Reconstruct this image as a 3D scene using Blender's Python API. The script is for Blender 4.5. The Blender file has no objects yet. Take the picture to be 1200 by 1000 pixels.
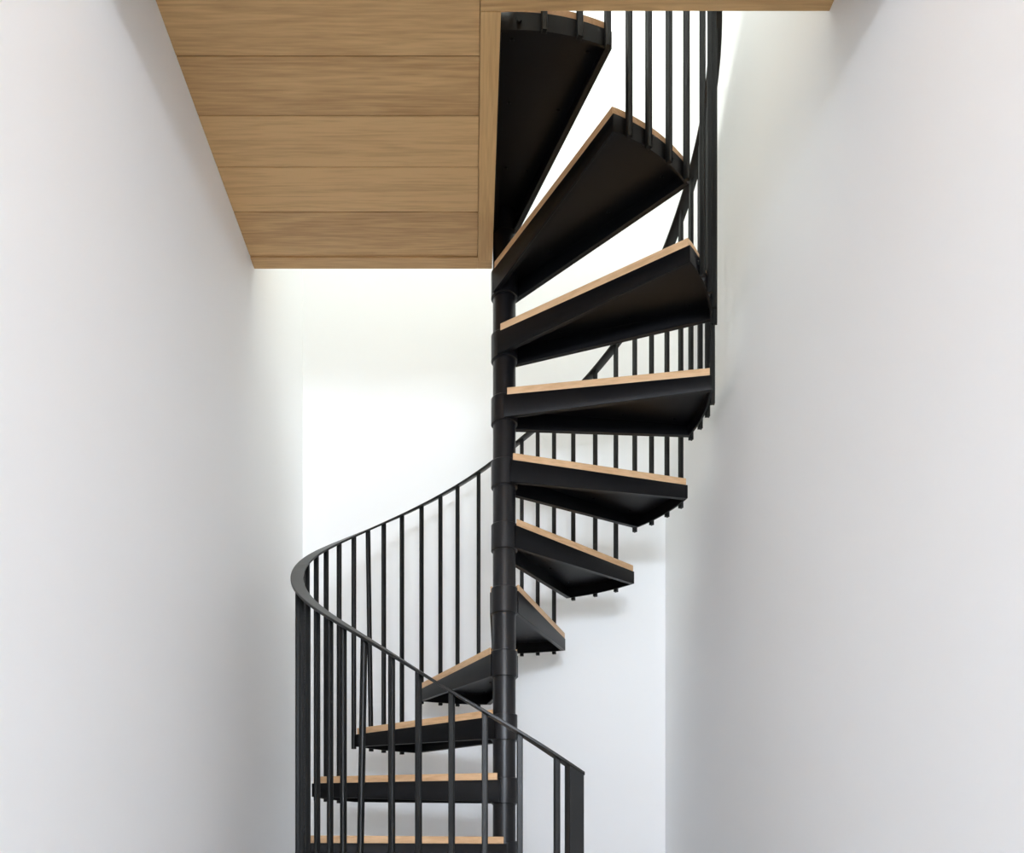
import bpy, bmesh, math
from mathutils import Vector, Matrix

scn = bpy.context.scene
C = scn.collection
R = math.radians

# ------------------------------------------------------------------ dimensions (metres)
EYE = 0.735                       # camera height above the lower floor
PX, PY = 0.1033, 2.658            # stair axis
RISE, STEP = 0.2, 26.59           # rise and turn of one tread
A0 = 185.4                        # direction of the middle of tread 0
HALF = 13.1                       # half the opening angle of a tread
R_OAK, R_TRAY, R_BAR = 0.627, 0.633, 0.641
R_POLE, R_HUB = 0.0362, 0.0418
XL, XR = -0.693, 0.794            # side walls
YB, YF = 3.44, -2.6               # back wall, front wall
ZC = 1.88 + EYE                   # underside of the timber ceiling
ZT = 2.265 + EYE                  # upper floor level
ZR = 4.75 + EYE                   # upper ceiling
XO, YO1, YO2 = 0.0652, 1.861, 2.675   # edges of the stair opening


def ztread(k):
    return EYE + 0.065 + RISE * k


# ------------------------------------------------------------------ materials
def newmat(name):
    m = bpy.data.materials.new(name)
    m.use_nodes = True
    nt = m.node_tree
    return m, nt, nt.nodes['Principled BSDF']


def node(nt, typ, **kw):
    n = nt.nodes.new(typ)
    for k, v in kw.items():
        setattr(n, k, v)
    return n


def paint(name, col, rough=0.65):
    m, nt, b = newmat(name)
    tc = node(nt, 'ShaderNodeTexCoord')
    no = node(nt, 'ShaderNodeTexNoise')
    no.inputs['Scale'].default_value = 260
    no.inputs['Detail'].default_value = 3
    bp = node(nt, 'ShaderNodeBump')
    bp.inputs['Strength'].default_value = 0.03
    bp.inputs['Distance'].default_value = 0.002
    nt.links.new(tc.outputs['Object'], no.inputs['Vector'])
    nt.links.new(no.outputs['Fac'], bp.inputs['Height'])
    nt.links.new(bp.outputs['Normal'], b.inputs['Normal'])
    b.inputs['Base Color'].default_value = (*col, 1)
    b.inputs['Roughness'].default_value = rough
    b.inputs['Specular IOR Level'].default_value = 0.3
    return m


def steel(name, col=(0.0042, 0.0043, 0.0052), rough=0.42, spec=0.2):
    m, nt, b = newmat(name)
    tc = node(nt, 'ShaderNodeTexCoord')
    no = node(nt, 'ShaderNodeTexNoise')
    no.inputs['Scale'].default_value = 6
    mr = node(nt, 'ShaderNodeMapRange')
    mr.inputs['To Min'].default_value = rough - .03
    mr.inputs['To Max'].default_value = rough + .03
    nt.links.new(tc.outputs['Object'], no.inputs['Vector'])
    nt.links.new(no.outputs['Fac'], mr.inputs['Value'])
    nt.links.new(mr.outputs['Result'], b.inputs['Roughness'])
    b.inputs['Base Color'].default_value = (*col, 1)
    b.inputs['Specular IOR Level'].default_value = spec
    return m


def oak(name, dark, light, board=None, along='X', rand=False):
    """Oak with long grain, cathedral figure and pores. board=(origin, width) gives every board its own figure."""
    m, nt, b = newmat(name)
    L = nt.links.new
    tc = node(nt, 'ShaderNodeTexCoord')
    sep = node(nt, 'ShaderNodeSeparateXYZ')
    L(tc.outputs['Object'], sep.inputs[0])
    u, v = ('X', 'Y') if along == 'X' else ('Y', 'X')
    off = None
    if board:
        s1 = node(nt, 'ShaderNodeMath', operation='SUBTRACT')
        L(sep.outputs[v], s1.inputs[0])
        s1.inputs[1].default_value = board[0]
        s2 = node(nt, 'ShaderNodeMath', operation='DIVIDE')
        L(s1.outputs[0], s2.inputs[0])
        s2.inputs[1].default_value = board[1]
        s3 = node(nt, 'ShaderNodeMath', operation='FLOOR')
        L(s2.outputs[0], s3.inputs[0])
        wn = node(nt, 'ShaderNodeTexWhiteNoise', noise_dimensions='1D')
        L(s3.outputs[0], wn.inputs['W'])
        off = wn.outputs['Value']
    elif rand:
        oi = node(nt, 'ShaderNodeObjectInfo')
        off = oi.outputs['Random']
    comb = node(nt, 'ShaderNodeCombineXYZ')
    mu = node(nt, 'ShaderNodeMath', operation='MULTIPLY')
    L(sep.outputs[u], mu.inputs[0])
    mu.inputs[1].default_value = 0.06
    L(mu.outputs[0], comb.inputs[0])
    L(sep.outputs[v], comb.inputs[1])
    if off is not None:
        mo = node(nt, 'ShaderNodeMath', operation='MULTIPLY')
        L(off, mo.inputs[0])
        mo.inputs[1].default_value = 37.0
        az = node(nt, 'ShaderNodeMath', operation='ADD')
        L(mo.outputs[0], az.inputs[0])
        L(sep.outputs['Z'], az.inputs[1])
        L(az.outputs[0], comb.inputs[2])
    else:
        L(sep.outputs['Z'], comb.inputs[2])
    big = node(nt, 'ShaderNodeTexNoise')
    big.inputs['Scale'].default_value = 13
    big.inputs['Detail'].default_value = 3
    big.inputs['Distortion'].default_value = 0.6
    L(comb.outputs[0], big.inputs['Vector'])
    # growth rings: contour lines of the slow noise
    rings = node(nt, 'ShaderNodeMath', operation='MULTIPLY')
    L(big.outputs['Fac'], rings.inputs[0])
    rings.inputs[1].default_value = 52
    sn = node(nt, 'ShaderNodeMath', operation='SINE')
    L(rings.outputs[0], sn.inputs[0])
    fine = node(nt, 'ShaderNodeTexNoise')
    fine.inputs['Scale'].default_value = 170
    fine.inputs['Detail'].default_value = 4
    L(comb.outputs[0], fine.inputs['Vector'])
    a = node(nt, 'ShaderNodeMath', operation='MULTIPLY_ADD')
    L(sn.outputs[0], a.inputs[0])
    a.inputs[1].default_value = 0.07
    fs = node(nt, 'ShaderNodeMath', operation='MULTIPLY_ADD')
    L(fine.outputs['Fac'], fs.inputs[0])
    fs.inputs[1].default_value = 0.6
    fs.inputs[2].default_value = 0.2
    L(fs.outputs[0], a.inputs[2])
    a2 = node(nt, 'ShaderNodeMath', operation='MULTIPLY_ADD')
    L(big.outputs['Fac'], a2.inputs[0])
    a2.inputs[1].default_value = 0.5
    L(a.outputs[0], a2.inputs[2])
    fac = a2.outputs[0]
    if off is not None:
        a3 = node(nt, 'ShaderNodeMath', operation='MULTIPLY_ADD')
        L(off, a3.inputs[0])
        a3.inputs[1].default_value = 0.22
        L(fac, a3.inputs[2])
        fac = a3.outputs[0]
    ramp = node(nt, 'ShaderNodeValToRGB')
    ramp.color_ramp.elements[0].position = 0.5
    ramp.color_ramp.elements[0].color = (*dark, 1)
    ramp.color_ramp.elements[1].position = 1.15 if off is not None else 1.0
    ramp.color_ramp.elements[1].position = 1.0
    ramp.color_ramp.elements[1].color = (*light, 1)
    L(fac, ramp.inputs[0])
    L(ramp.outputs[0], b.inputs['Base Color'])
    bp = node(nt, 'ShaderNodeBump')
    bp.inputs['Strength'].default_value = 0.12
    bp.inputs['Distance'].default_value = 0.001
    L(fine.outputs['Fac'], bp.inputs['Height'])
    L(bp.outputs['Normal'], b.inputs['Normal'])
    b.inputs['Roughness'].default_value = 0.5
    b.inputs['Specular IOR Level'].default_value = 0.35
    return m


WHITE = paint('white_wall_paint', (0.90, 0.907, 0.912))
PALE = paint('pale_screed', (0.34, 0.36, 0.385), 0.5)
STEEL = steel('black_powder_coated_steel')
STEEL_BAR = steel('black_bar_steel', (0.0045, 0.005, 0.005), 0.42, 0.36)
STEEL_POLE = steel('black_satin_column_steel', (0.0045, 0.0045, 0.006), 0.34, 0.4)
RAILM = steel('black_handrail_steel', (0.0055, 0.0058, 0.0058), 0.42, 0.45)
OAK_CEIL = oak('oak_ceiling_boards', (0.40, 0.225, 0.088), (0.69, 0.44, 0.20), board=(1.8096, 0.1582))
OAK_TRIM_Y = oak('oak_trim_lengthwise', (0.50, 0.29, 0.115), (0.74, 0.475, 0.21), along='Y')
OAK_TRIM_X = oak('oak_trim_crosswise', (0.42, 0.24, 0.092), (0.68, 0.43, 0.195), along='X')
OAK_TREAD = oak('oak_tread', (0.50, 0.285, 0.135), (0.74, 0.485, 0.275), rand=True)
GLASS, _nt, _b = newmat('window_glass')
_b.inputs['Transmission Weight'].default_value = 1
_b.inputs['Roughness'].default_value = 0.0
_b.inputs['IOR'].default_value = 1.02


# ------------------------------------------------------------------ mesh helpers
def link(name, bm, mat, parent=None, smooth=False):
    bmesh.ops.recalc_face_normals(bm, faces=bm.faces)
    me = bpy.data.meshes.new(name)
    bm.to_mesh(me)
    bm.free()
    me.materials.append(mat)
    if smooth:
        for p in me.polygons:
            p.use_smooth = True
    o = bpy.data.objects.new(name, me)
    C.objects.link(o)
    if parent is not None:
        o.parent = parent
    return o


def autosmooth(o, ang=35):
    me = o.data
    for p in me.polygons:
        p.use_smooth = True
    bm = bmesh.new()
    bm.from_mesh(me)
    for e in bm.edges:
        e.smooth = not (len(e.link_faces) == 2 and e.calc_face_angle(0) > R(ang))
    bm.to_mesh(me)
    bm.free()


def box(bm, x0, x1, y0, y1, z0, z1, bev=0.0, M=None):
    vs = [bm.verts.new((x, y, z)) for x in (x0, x1) for y in (y0, y1) for z in (z0, z1)]
    fs = [(0, 1, 3, 2), (4, 6, 7, 5), (0, 4, 5, 1), (2, 3, 7, 6), (0, 2, 6, 4), (1, 5, 7, 3)]
    faces = [bm.faces.new([vs[i] for i in f]) for f in fs]
    if bev:
        es = list({e for f in faces for e in f.edges})
        r = bmesh.ops.bevel(bm, geom=es, offset=bev, segments=2, affect='EDGES', profile=0.5)
        vs = list({v for f in r['faces'] for v in f.verts} | {v for v in vs if v.is_valid})
    if M is not None:
        bmesh.ops.transform(bm, matrix=M, verts=[v for v in vs if v.is_valid])
    return vs


def prism(bm, pts, z0, z1, bev=0.0):
    """Closed outline extruded in z; z0 may be a function of the point."""
    lo = [bm.verts.new((x, y, z0(x, y) if callable(z0) else z0)) for x, y in pts]
    hi = [bm.verts.new((x, y, z1)) for x, y in pts]
    n = len(pts)
    fs = [bm.faces.new(lo[::-1]), bm.faces.new(hi)]
    for i in range(n):
        fs.append(bm.faces.new((lo[i], lo[(i + 1) % n], hi[(i + 1) % n], hi[i])))
    if bev:
        es = list(fs[0].edges) + list(fs[1].edges)
        bmesh.ops.bevel(bm, geom=es, offset=bev, segments=2, affect='EDGES', profile=0.5)


def lathe(bm, prof, n=48, cap=True):
    rings = []
    for r, z in prof:
        rings.append([bm.verts.new((r * math.cos(2 * math.pi * i / n), r * math.sin(2 * math.pi * i / n), z)) for i in range(n)])
    for a, b in zip(rings, rings[1:]):
        for i in range(n):
            bm.faces.new((a[i], a[(i + 1) % n], b[(i + 1) % n], b[i]))
    if cap:
        bm.faces.new(rings[0][::-1])
        bm.faces.new(rings[-1])
    else:
        for i in range(n):
            bm.faces.new((rings[-1][i], rings[-1][(i + 1) % n], rings[0][(i + 1) % n], rings[0][i]))


def disc(bm, c, axis, r, h, n=10):
    q = Vector((0, 0, 1)).rotation_difference(Vector(axis).normalized()).to_matrix().to_4x4()
    M = Matrix.Translation(c) @ q
    lo = [bm.verts.new(M @ Vector((r * math.cos(2 * math.pi * i / n), r * math.sin(2 * math.pi * i / n), 0))) for i in range(n)]
    hi = [bm.verts.new(M @ Vector((.85 * r * math.cos(2 * math.pi * i / n), .85 * r * math.sin(2 * math.pi * i / n), h))) for i in range(n)]
    bm.faces.new(lo[::-1])
    bm.faces.new(hi)
    for i in range(n):
        bm.faces.new((lo[i], lo[(i + 1) % n], hi[(i + 1) % n], hi[i]))


def struct(name, bm, mat, parent=None):
    o = link(name, bm, mat, parent)
    if parent is None:
        o['kind'] = 'structure'
    return o


# ------------------------------------------------------------------ the setting
T = 0.15
bm = bmesh.new(); box(bm, XL - T, XR + T, YF - T, YB + T, -T, 0); struct('floor', bm, PALE)
bm = bmesh.new(); box(bm, XL - T, XL, YF, YB, 0, ZR); struct('wall_left', bm, WHITE)
bm = bmesh.new(); box(bm, XR, XR + T, YF, YB, 0, ZR); struct('wall_right', bm, WHITE)
bm = bmesh.new(); box(bm, XL - T, XR + T, YB, YB + T, 0, ZR); struct('wall_back', bm, WHITE)

# front wall behind the camera, with a window opening on the lower floor
WX0, WX1, WZ0, WZ1 = -0.45, 0.72, 1.525, 2.025
bm = bmesh.new()
box(bm, XL - T, WX0, YF - T, YF, 0, ZR)
box(bm, WX1, XR + T, YF - T, YF, 0, ZR)
box(bm, WX0, WX1, YF - T, YF, 0, WZ0)
box(bm, WX0, WX1, YF - T, YF, WZ1, ZR)
struct('wall_front', bm, WHITE)


def frame(name, parts, mat):
    b = bmesh.new()
    for p in parts:
        box(b, *p, bev=0.003)
    return struct(name, b, mat)


fw = 0.05
frame('window_1', [
    (WX0, WX0 + fw, YF - .09, YF - .03, WZ0, WZ1), (WX1 - fw, WX1, YF - .09, YF - .03, WZ0, WZ1),
    (WX0 + fw, WX1 - fw, YF - .09, YF - .03, WZ0, WZ0 + fw), (WX0 + fw, WX1 - fw, YF - .09, YF - .03, WZ1 - fw, WZ1)], WHITE)

# header over the passage, just ahead of the camera and above its view
bm = bmesh.new(); box(bm, XL, XR, 1.44, 1.52, 1.636 + EYE, ZC)
struct('trim_1', bm, WHITE)

# the timber ceiling: boards between a trim along the opening, the free back edge and the front
SX = 0.0195                        # inner edge of the trim along the opening
bm = bmesh.new()
y = 1.8096
ys = [1.8096 + .1582 * i for i in range(6)]
ys[-1] = 2.6165
GAP = 0.0016
for a, b in zip(ys, ys[1:]):
    box(bm, XL, SX - .0012, a + GAP, b - GAP, ZC, ZC + .018, bev=0.0012)
yy = 1.8096
while yy > YF:                     # further boards, full width, towards the front
    lo = max(yy - .1582, YF)
    box(bm, XL, XR if yy < 1.80 else SX - .0012, lo + GAP, yy - GAP, ZC, ZC + .018, bev=0.0012)
    yy -= .1582
# dark backing above the boards and the body of the floor
box(bm, XL, XO - .014, YF, YO2 - .014, ZC + .018, ZT - .02)
box(bm, XO - .014, XR, YF, YO1 - .014, ZC + .018, ZT - .02)
ceil = struct('ceiling', bm, OAK_CEIL)
# trim along the stair opening
bm = bmesh.new(); box(bm, SX, XO, YO1, 2.6375, ZC - .003, ZC + .018, bev=0.0015)
box(bm, XO - .014, XO, YO1, YO2, ZC + .018, ZT - .02)
struct('trim_2', bm, OAK_TRIM_Y)
# trim along the free back edge, with a thin bead in front of it
bm = bmesh.new()
box(bm, XL, SX - .0012, 2.6175, 2.6245, ZC + .002, ZC + .018, bev=0.001)
box(bm, XL, SX - .0006, 2.6262, YO2, ZC - .002, ZC + .018, bev=0.0008)
box(bm, SX - .0006, XO, 2.6375, YO2, ZC - .002, ZC + .018, bev=0.0008)
box(bm, XL, XO - .014, YO2 - .014, YO2, ZC + .018, ZT - .02)
struct('trim_3', bm, OAK_TRIM_X)
# trim along the front edge of the opening
bm = bmesh.new()
box(bm, SX, XR, YO1 - .0495, YO1, ZC - .002, ZC + .018, bev=0.0015)
box(bm, XO, XR, YO1 - .014, YO1, ZC + .018, ZT - .02)
struct('trim_4', bm, OAK_TRIM_X)
# upper floor boards over the same L
bm = bmesh.new()
box(bm, XL, XO, YF, YO2, ZT - .02, ZT)
box(bm, XO, XR, YF, YO1, ZT - .02, ZT)
struct('trim_5', bm, PALE)

# upper ceiling with a roof light
KX0, KX1, KY0, KY1 = -0.30, 0.46, 0.90, 3.30
bm = bmesh.new()
box(bm, XL - T, KX0, YF - T, YB + T, ZR, ZR + .2)
box(bm, KX1, XR + T, YF - T, YB + T, ZR, ZR + .2)
box(bm, KX0, KX1, YF - T, KY0, ZR, ZR + .2)
box(bm, KX0, KX1, KY1, YB + T, ZR, ZR + .2)
struct('ceiling_upper', bm, WHITE)
frame('window_2', [
    (KX0, KX0 + fw, KY0, KY1, ZR + .08, ZR + .14), (KX1 - fw, KX1, KY0, KY1, ZR + .08, ZR + .14),
    (KX0 + fw, KX1 - fw, KY0, KY0 + fw, ZR + .08, ZR + .14), (KX0 + fw, KX1 - fw, KY1 - fw, KY1, ZR + .08, ZR + .14)], WHITE)


# ------------------------------------------------------------------ the spiral staircase
stair = bpy.data.objects.new('spiral_staircase', None)
stair.location = (PX, PY, 0)
C.objects.link(stair)
stair['label'] = 'black steel spiral staircase with oak treads winding up to the timber ceiling opening'
stair['category'] = 'staircase'

# column
bm = bmesh.new()
ztop = ZT + 0.95
lathe(bm, [(R_POLE, 0.012), (R_POLE, ztop)], 64)
o = link('central_column', bm, STEEL_POLE, stair); autosmooth(o)
bm = bmesh.new()
lathe(bm, [(0.10, 0.0), (0.10, 0.010), (0.097, 0.013), (0.05, 0.013), (0.045, 0.018)], 48)
for i in range(4):
    disc(bm, (.078 * math.cos(i * 1.5708 + .4), .078 * math.sin(i * 1.5708 + .4), .012), (0, 0, 1), .008, .006, 6)
o = link('base_plate', bm, STEEL, stair); autosmooth(o)
bm = bmesh.new()
lathe(bm, [(R_POLE + .002, ztop - .01), (R_POLE + .002, ztop + .004), (R_POLE - .006, ztop + .012), (.012, ztop + .016)], 48)
o = link('column_cap', bm, STEEL_POLE, stair); autosmooth(o)

OAK_T, RIM_D, HUB_D = 0.0225, 0.066, 0.092    # oak thickness; depth of the tray at rim and hub below the tread top
W_IN = 0.0455                                  # half width of a tread where it meets the hub


def outline(ro, a_rear, a_nose, w_rear, w_nose, x_in, r_in, n=14):
    """Wedge seen from above; +x is outward, +y the nosing side."""
    pts = []
    for i in range(n + 1):
        a = R(-a_rear + (a_rear + a_nose) * i / n)
        pts.append((ro * math.cos(a), ro * math.sin(a)))
    pts.append((x_in, w_nose))
    if w_nose > r_in:
        pts.append((x_in, math.sqrt(r_in ** 2 - x_in ** 2)))
    a1 = math.acos(x_in / r_in)
    a2 = -a1
    if w_rear < r_in:
        a2 = -math.asin(w_rear / r_in)
    m = 12
    for i in range(1, m + 1):
        a = a1 + (a2 - a1) * i / m
        pts.append((r_in * math.cos(a), r_in * math.sin(a)))
    if w_rear > r_in:
        pts.append((x_in, -w_rear))
    return pts


def tread_meshes(a_rear, w_rear, hub_r, w_nose):
    a_nose = HALF
    b1 = bmesh.new()
    prism(b1, outline(R_OAK, a_rear, a_nose, w_rear, w_nose, .008, hub_r + .0006), -OAK_T, 0, bev=0.0016)
    # steel tray: plate under the oak, two tapering side flanges, curved rim, screws
    b2 = bmesh.new()
    prism(b2, outline(R_TRAY - .001, a_rear, a_nose, w_rear - .001, w_nose - .001, .004, hub_r - .002), -OAK_T - .005, -OAK_T + .0002)
    th = 0.006
    for s, ang, w in ((1, a_nose, w_nose), (-1, a_rear, w_rear)):
        p_out = Vector((R_TRAY * math.cos(R(ang)), s * R_TRAY * math.sin(R(ang))))
        p_in = Vector((-.002, s * w))
        d = (p_out - p_in).normalized()
        nrm = Vector((d.y, -d.x)) * s               # towards the middle of the tread
        c = [p_in, p_out, p_out + nrm * th, p_in + nrm * th]
        ln = (p_out - p_in).length

        def zb(x, y, p_in=p_in, d=d, ln=ln):
            t = max(0, min(1, (Vector((x, y)) - p_in).dot(d) / ln))
            return -(HUB_D + (RIM_D - HUB_D) * t)
        prism(b2, [tuple(v) for v in c], zb, -OAK_T, bev=0.0008)
        # a return lip turned in under the flange
        lip = [p_in + nrm * th, p_out + nrm * th, p_out + nrm * .016, p_in + nrm * .016]
        lo, hi = [], []
        for v in lip:
            z = zb(v.x, v.y)
            lo.append(b2.verts.new((v.x, v.y, z + .0004)))
            hi.append(b2.verts.new((v.x, v.y, z + .005)))
        b2.faces.new(lo[::-1]); b2.faces.new(hi)
        for i in range(4):
            b2.faces.new((lo[i], lo[(i + 1) % 4], hi[(i + 1) % 4], hi[i]))
        for t in (.28, .62, .9):
            v = p_in + d * (ln * t) + nrm * .035
            disc(b2, (v.x, v.y, -OAK_T - .005), (0, 0, -1), .005, .003)
    n = 14
    rim = []
    for i in range(n + 1):
        a = R(-a_rear + (a_rear + a_nose) * i / n)
        rim.append((R_TRAY * math.cos(a), R_TRAY * math.sin(a)))
    for i in range(n, -1, -1):
        a = R(-a_rear + (a_rear + a_nose) * i / n)
        rim.append(((R_TRAY - .006) * math.cos(a), (R_TRAY - .006) * math.sin(a)))
    prism(b2, rim, -RIM_D, -OAK_T, bev=0.0006)
    for a in (-8.5, 5.0):                           # bolt heads on the outside of the rim
        c, s_ = math.cos(R(a)), math.sin(R(a))
        disc(b2, (R_TRAY * c, R_TRAY * s_, -.044), (c, s_, 0), .0075, .005, 6)
    # hub collar
    b3 = bmesh.new()
    h0, h1 = -.013, -.098
    lathe(b3, [(R_POLE - .003, h1), (hub_r - .0035, h1), (hub_r - .0035, h1 + .0025), (hub_r, h1 + .004), (hub_r, h0 - .002), (hub_r - .0015, h0), (R_POLE - .003, h0)], 64, cap=False)
    return b1, b2, b3


def build_tread(a_rear=HALF, w_rear=W_IN, hub_r=R_HUB, w_nose=W_IN):
    b1, b2, b3 = tread_meshes(a_rear, w_rear, hub_r, w_nose)
    t = link('tread', b1, OAK_TREAD, stair); autosmooth(t)
    tray = link('tray', b2, STEEL, t); autosmooth(tray); tray['label'] = 'black steel tray under the oak board'
    hub = link('hub', b3, STEEL_POLE, t); autosmooth(hub); hub['label'] = 'black steel collar around the column'
    return t


def set_tread(t, k):
    t.location = (0, 0, ztread(k))
    t.rotation_euler = (0, 0, R(A0 - STEP * k))


KLAST = 10
proto = build_tread()
set_tread(proto, -3)
for k in range(-2, KLAST):
    c = proto.copy(); C.objects.link(c); c.parent = stair
    for ch in proto.children:
        d = ch.copy(); C.objects.link(d); d.parent = c
    set_tread(c, k)
last = build_tread(a_rear=12.9, w_rear=0.0372, hub_r=R_POLE + .0012, w_nose=.0385)   # top tread, fitted against the edge of the upper floor
set_tread(last, KLAST)

# handrail: height over the pitch line, as the photograph shows it
HT = [(-3.4, .792), (-2.9, .788), (-2.2, .775), (-1.5, .772), (-1.0, .76), (-.5, .743), (.3, .728), (1, .72), (2, .697), (3, .683),
      (3.8, .684), (4.4, .705), (5.3, .711), (5.9, .722), (6.6, .768), (7.0, .80), (7.6, .81), (8.5, .80), (11.5, .80)]


def hrail(k):
    for (k0, h0), (k1, h1) in zip(HT, HT[1:]):
        if k <= k1:
            t = (k - k0) / (k1 - k0)
            return h0 + (h1 - h0) * t
    return HT[-1][1]


def ang_to_k(a):
    return (198.5 - a) / STEP


def zrail(a):
    k = ang_to_k(a)
    h = sum(hrail(k + d) for d in (-.3, -.15, 0, .15, .3)) / 5
    return EYE + .065 + RISE * k + h


R_RAIL, RW, RT = 0.643, 0.038, 0.0085
A_START, A_END = 284.8, -94.0
bm = bmesh.new()
N = 300
prev = None
for i in range(N + 1):
    a = A_START + (A_END - A_START) * i / N
    z = zrail(a)
    c, s = math.cos(R(a)), math.sin(R(a))
    prof = [(-RW / 2, -RT + .0015), (-RW / 2 + .0015, -RT), (RW / 2 - .0015, -RT), (RW / 2, -RT + .0015),
            (RW / 2, -.0015), (RW / 2 - .0015, 0), (-RW / 2 + .0015, 0), (-RW / 2, -.0015)]
    ring = [bm.verts.new(((R_RAIL + dr) * c, (R_RAIL + dr) * s, z + dz)) for dr, dz in prof]
    if prev:
        for j in range(8):
            bm.faces.new((prev[j], prev[(j + 1) % 8], ring[(j + 1) % 8], ring[j]))
    else:
        bm.faces.new(ring)
    prev = ring
bm.faces.new(prev[::-1])
o = link('handrail', bm, RAILM, stair); autosmooth(o, 40)


def bar(name, a_bot, a_top, z0, z1, w_t=.0142, w_r=.0142, r=R_BAR, slope=True):
    """Square upright between a tread rim and the underside of the handrail."""
    b = bmesh.new()
    rows = []
    for a, z in ((a_bot, z0), (a_top, z1)):
        c, s = math.cos(R(a)), math.sin(R(a))
        rad, tan = Vector((c, s, 0)), Vector((-s, c, 0))
        row = []
        bv = .0018
        for dr, dt in ((-1, -1), (1, -1), (1, 1), (-1, 1)):
            for e in ((0, 1), (1, 0)) if (dr * dt) < 0 else ((1, 0), (0, 1)):
                q = rad * (r + dr * (w_r / 2 - bv * e[0])) + tan * (dt * (w_t / 2 - bv * e[1]))
                zz = z
                if a is a_top and z == z1 and slope:
                    zz = zrail(a + math.degrees(dt * (w_t / 2 - bv * e[1]) / r)) - RT + .001
                row.append(b.verts.new((q.x, q.y, zz)))
        rows.append(row)
    lo, hi = rows
    n = len(lo)
    b.faces.new(lo[::-1]); b.faces.new(hi)
    for i in range(n):
        b.faces.new((lo[i], lo[(i + 1) % n], hi[(i + 1) % n], hi[i]))
    return link(name, b, STEEL_BAR, stair)


# bearings of the uprights, per tread
BAL = {
    -3: [279.2, 271.1, 263.6, 256.3],
    -2: [248.6, 241.8, (231.8, 233.9), 226.9],
    -1: [221.5, 215.0, 208.5, 202.5],
    0: [197.0, 191.5, 186.0, 180.0],
    1: [174.0, 166.5, 160.0, 152.7],
    2: [145.4, (137.6, 139.0), 132.3, 125.0],
    3: [117.5, 110.5, 104.3, 96.8],
    4: [89.0, 81.6, 76.0, 70.2],
    5: [63.3, 55.2, 47.3],
    6: [39.7, 32.5, 25.3, 18.1],
    7: [12.1, 5.6, -1.0, -7.6],
    8: [-14.2, -21.0, -27.6, -34.5],
    9: [-43.6, -50.8, -57.6, -63.3],
    10: [-68.9, -75.6, -83.6],
}
for k, lst in BAL.items():
    zb = ztread(k) - RIM_D - .008
    for a in lst:
        a0, a1 = a if isinstance(a, tuple) else (a, a)
        bar('baluster', a0, a1, zb, zrail(a1) - RT)
# newel: a wide flat post that the rail runs into
bar('newel_post', 283.05, 283.05, 0.0, zrail(283.05) - RT, w_t=.0375, w_r=.036, r=R_RAIL)

# ------------------------------------------------------------------ light
def area(name, loc, rot, sx, sy, power, col):
    l = bpy.data.lights.new(name, 'AREA')
    l.shape = 'RECTANGLE'
    l.size, l.size_y = sx, sy
    l.energy = power
    l.color = col
    o = bpy.data.objects.new(name, l)
    o.location = loc
    o.rotation_euler = rot
    C.objects.link(o)
    return o


area('window_daylight', ((WX0 + WX1) / 2, YF - .02, (WZ0 + WZ1) / 2), (R(90), 0, 0), WX1 - WX0 - .1, WZ1 - WZ0 - .1, 114, (0.785, 0.875, 1.0))
area('roof_light_daylight', ((KX0 + KX1) / 2, (KY0 + KY1) / 2, ZR + .06), (0, 0, 0), KX1 - KX0 - .1, KY1 - KY0 - .1, 58, (0.97, 1.0, 0.915))

w = bpy.data.worlds.new('sky')
scn.world = w
w.use_nodes = True
w.node_tree.nodes['Background'].inputs['Color'].default_value = (0.85, 0.92, 1, 1)
w.node_tree.nodes['Background'].inputs['Strength'].default_value = 0.6

# ------------------------------------------------------------------ camera
cd = bpy.data.cameras.new('camera')
cd.sensor_fit = 'HORIZONTAL'
cd.sensor_width = 36
cd.lens = 983.0 / 1200 * 36
cd.shift_x = (600 - 552.7) / 1200
cd.shift_y = (1005.3 - 500) / 1200
cd.clip_start = 0.05
cam = bpy.data.objects.new('camera', cd)
cam.location = (0, 0, EYE)
cam.rotation_euler = (R(90), 0, 0)
C.objects.link(cam)
scn.camera = cam

vs = scn.view_settings
vs.view_transform = 'Standard'
vs.look = 'None'
vs.gamma = 1
vs.use_curve_mapping = False
vs.exposure = 0.0
scn.cycles.max_bounces = 12
scn.cycles.diffuse_bounces = 8
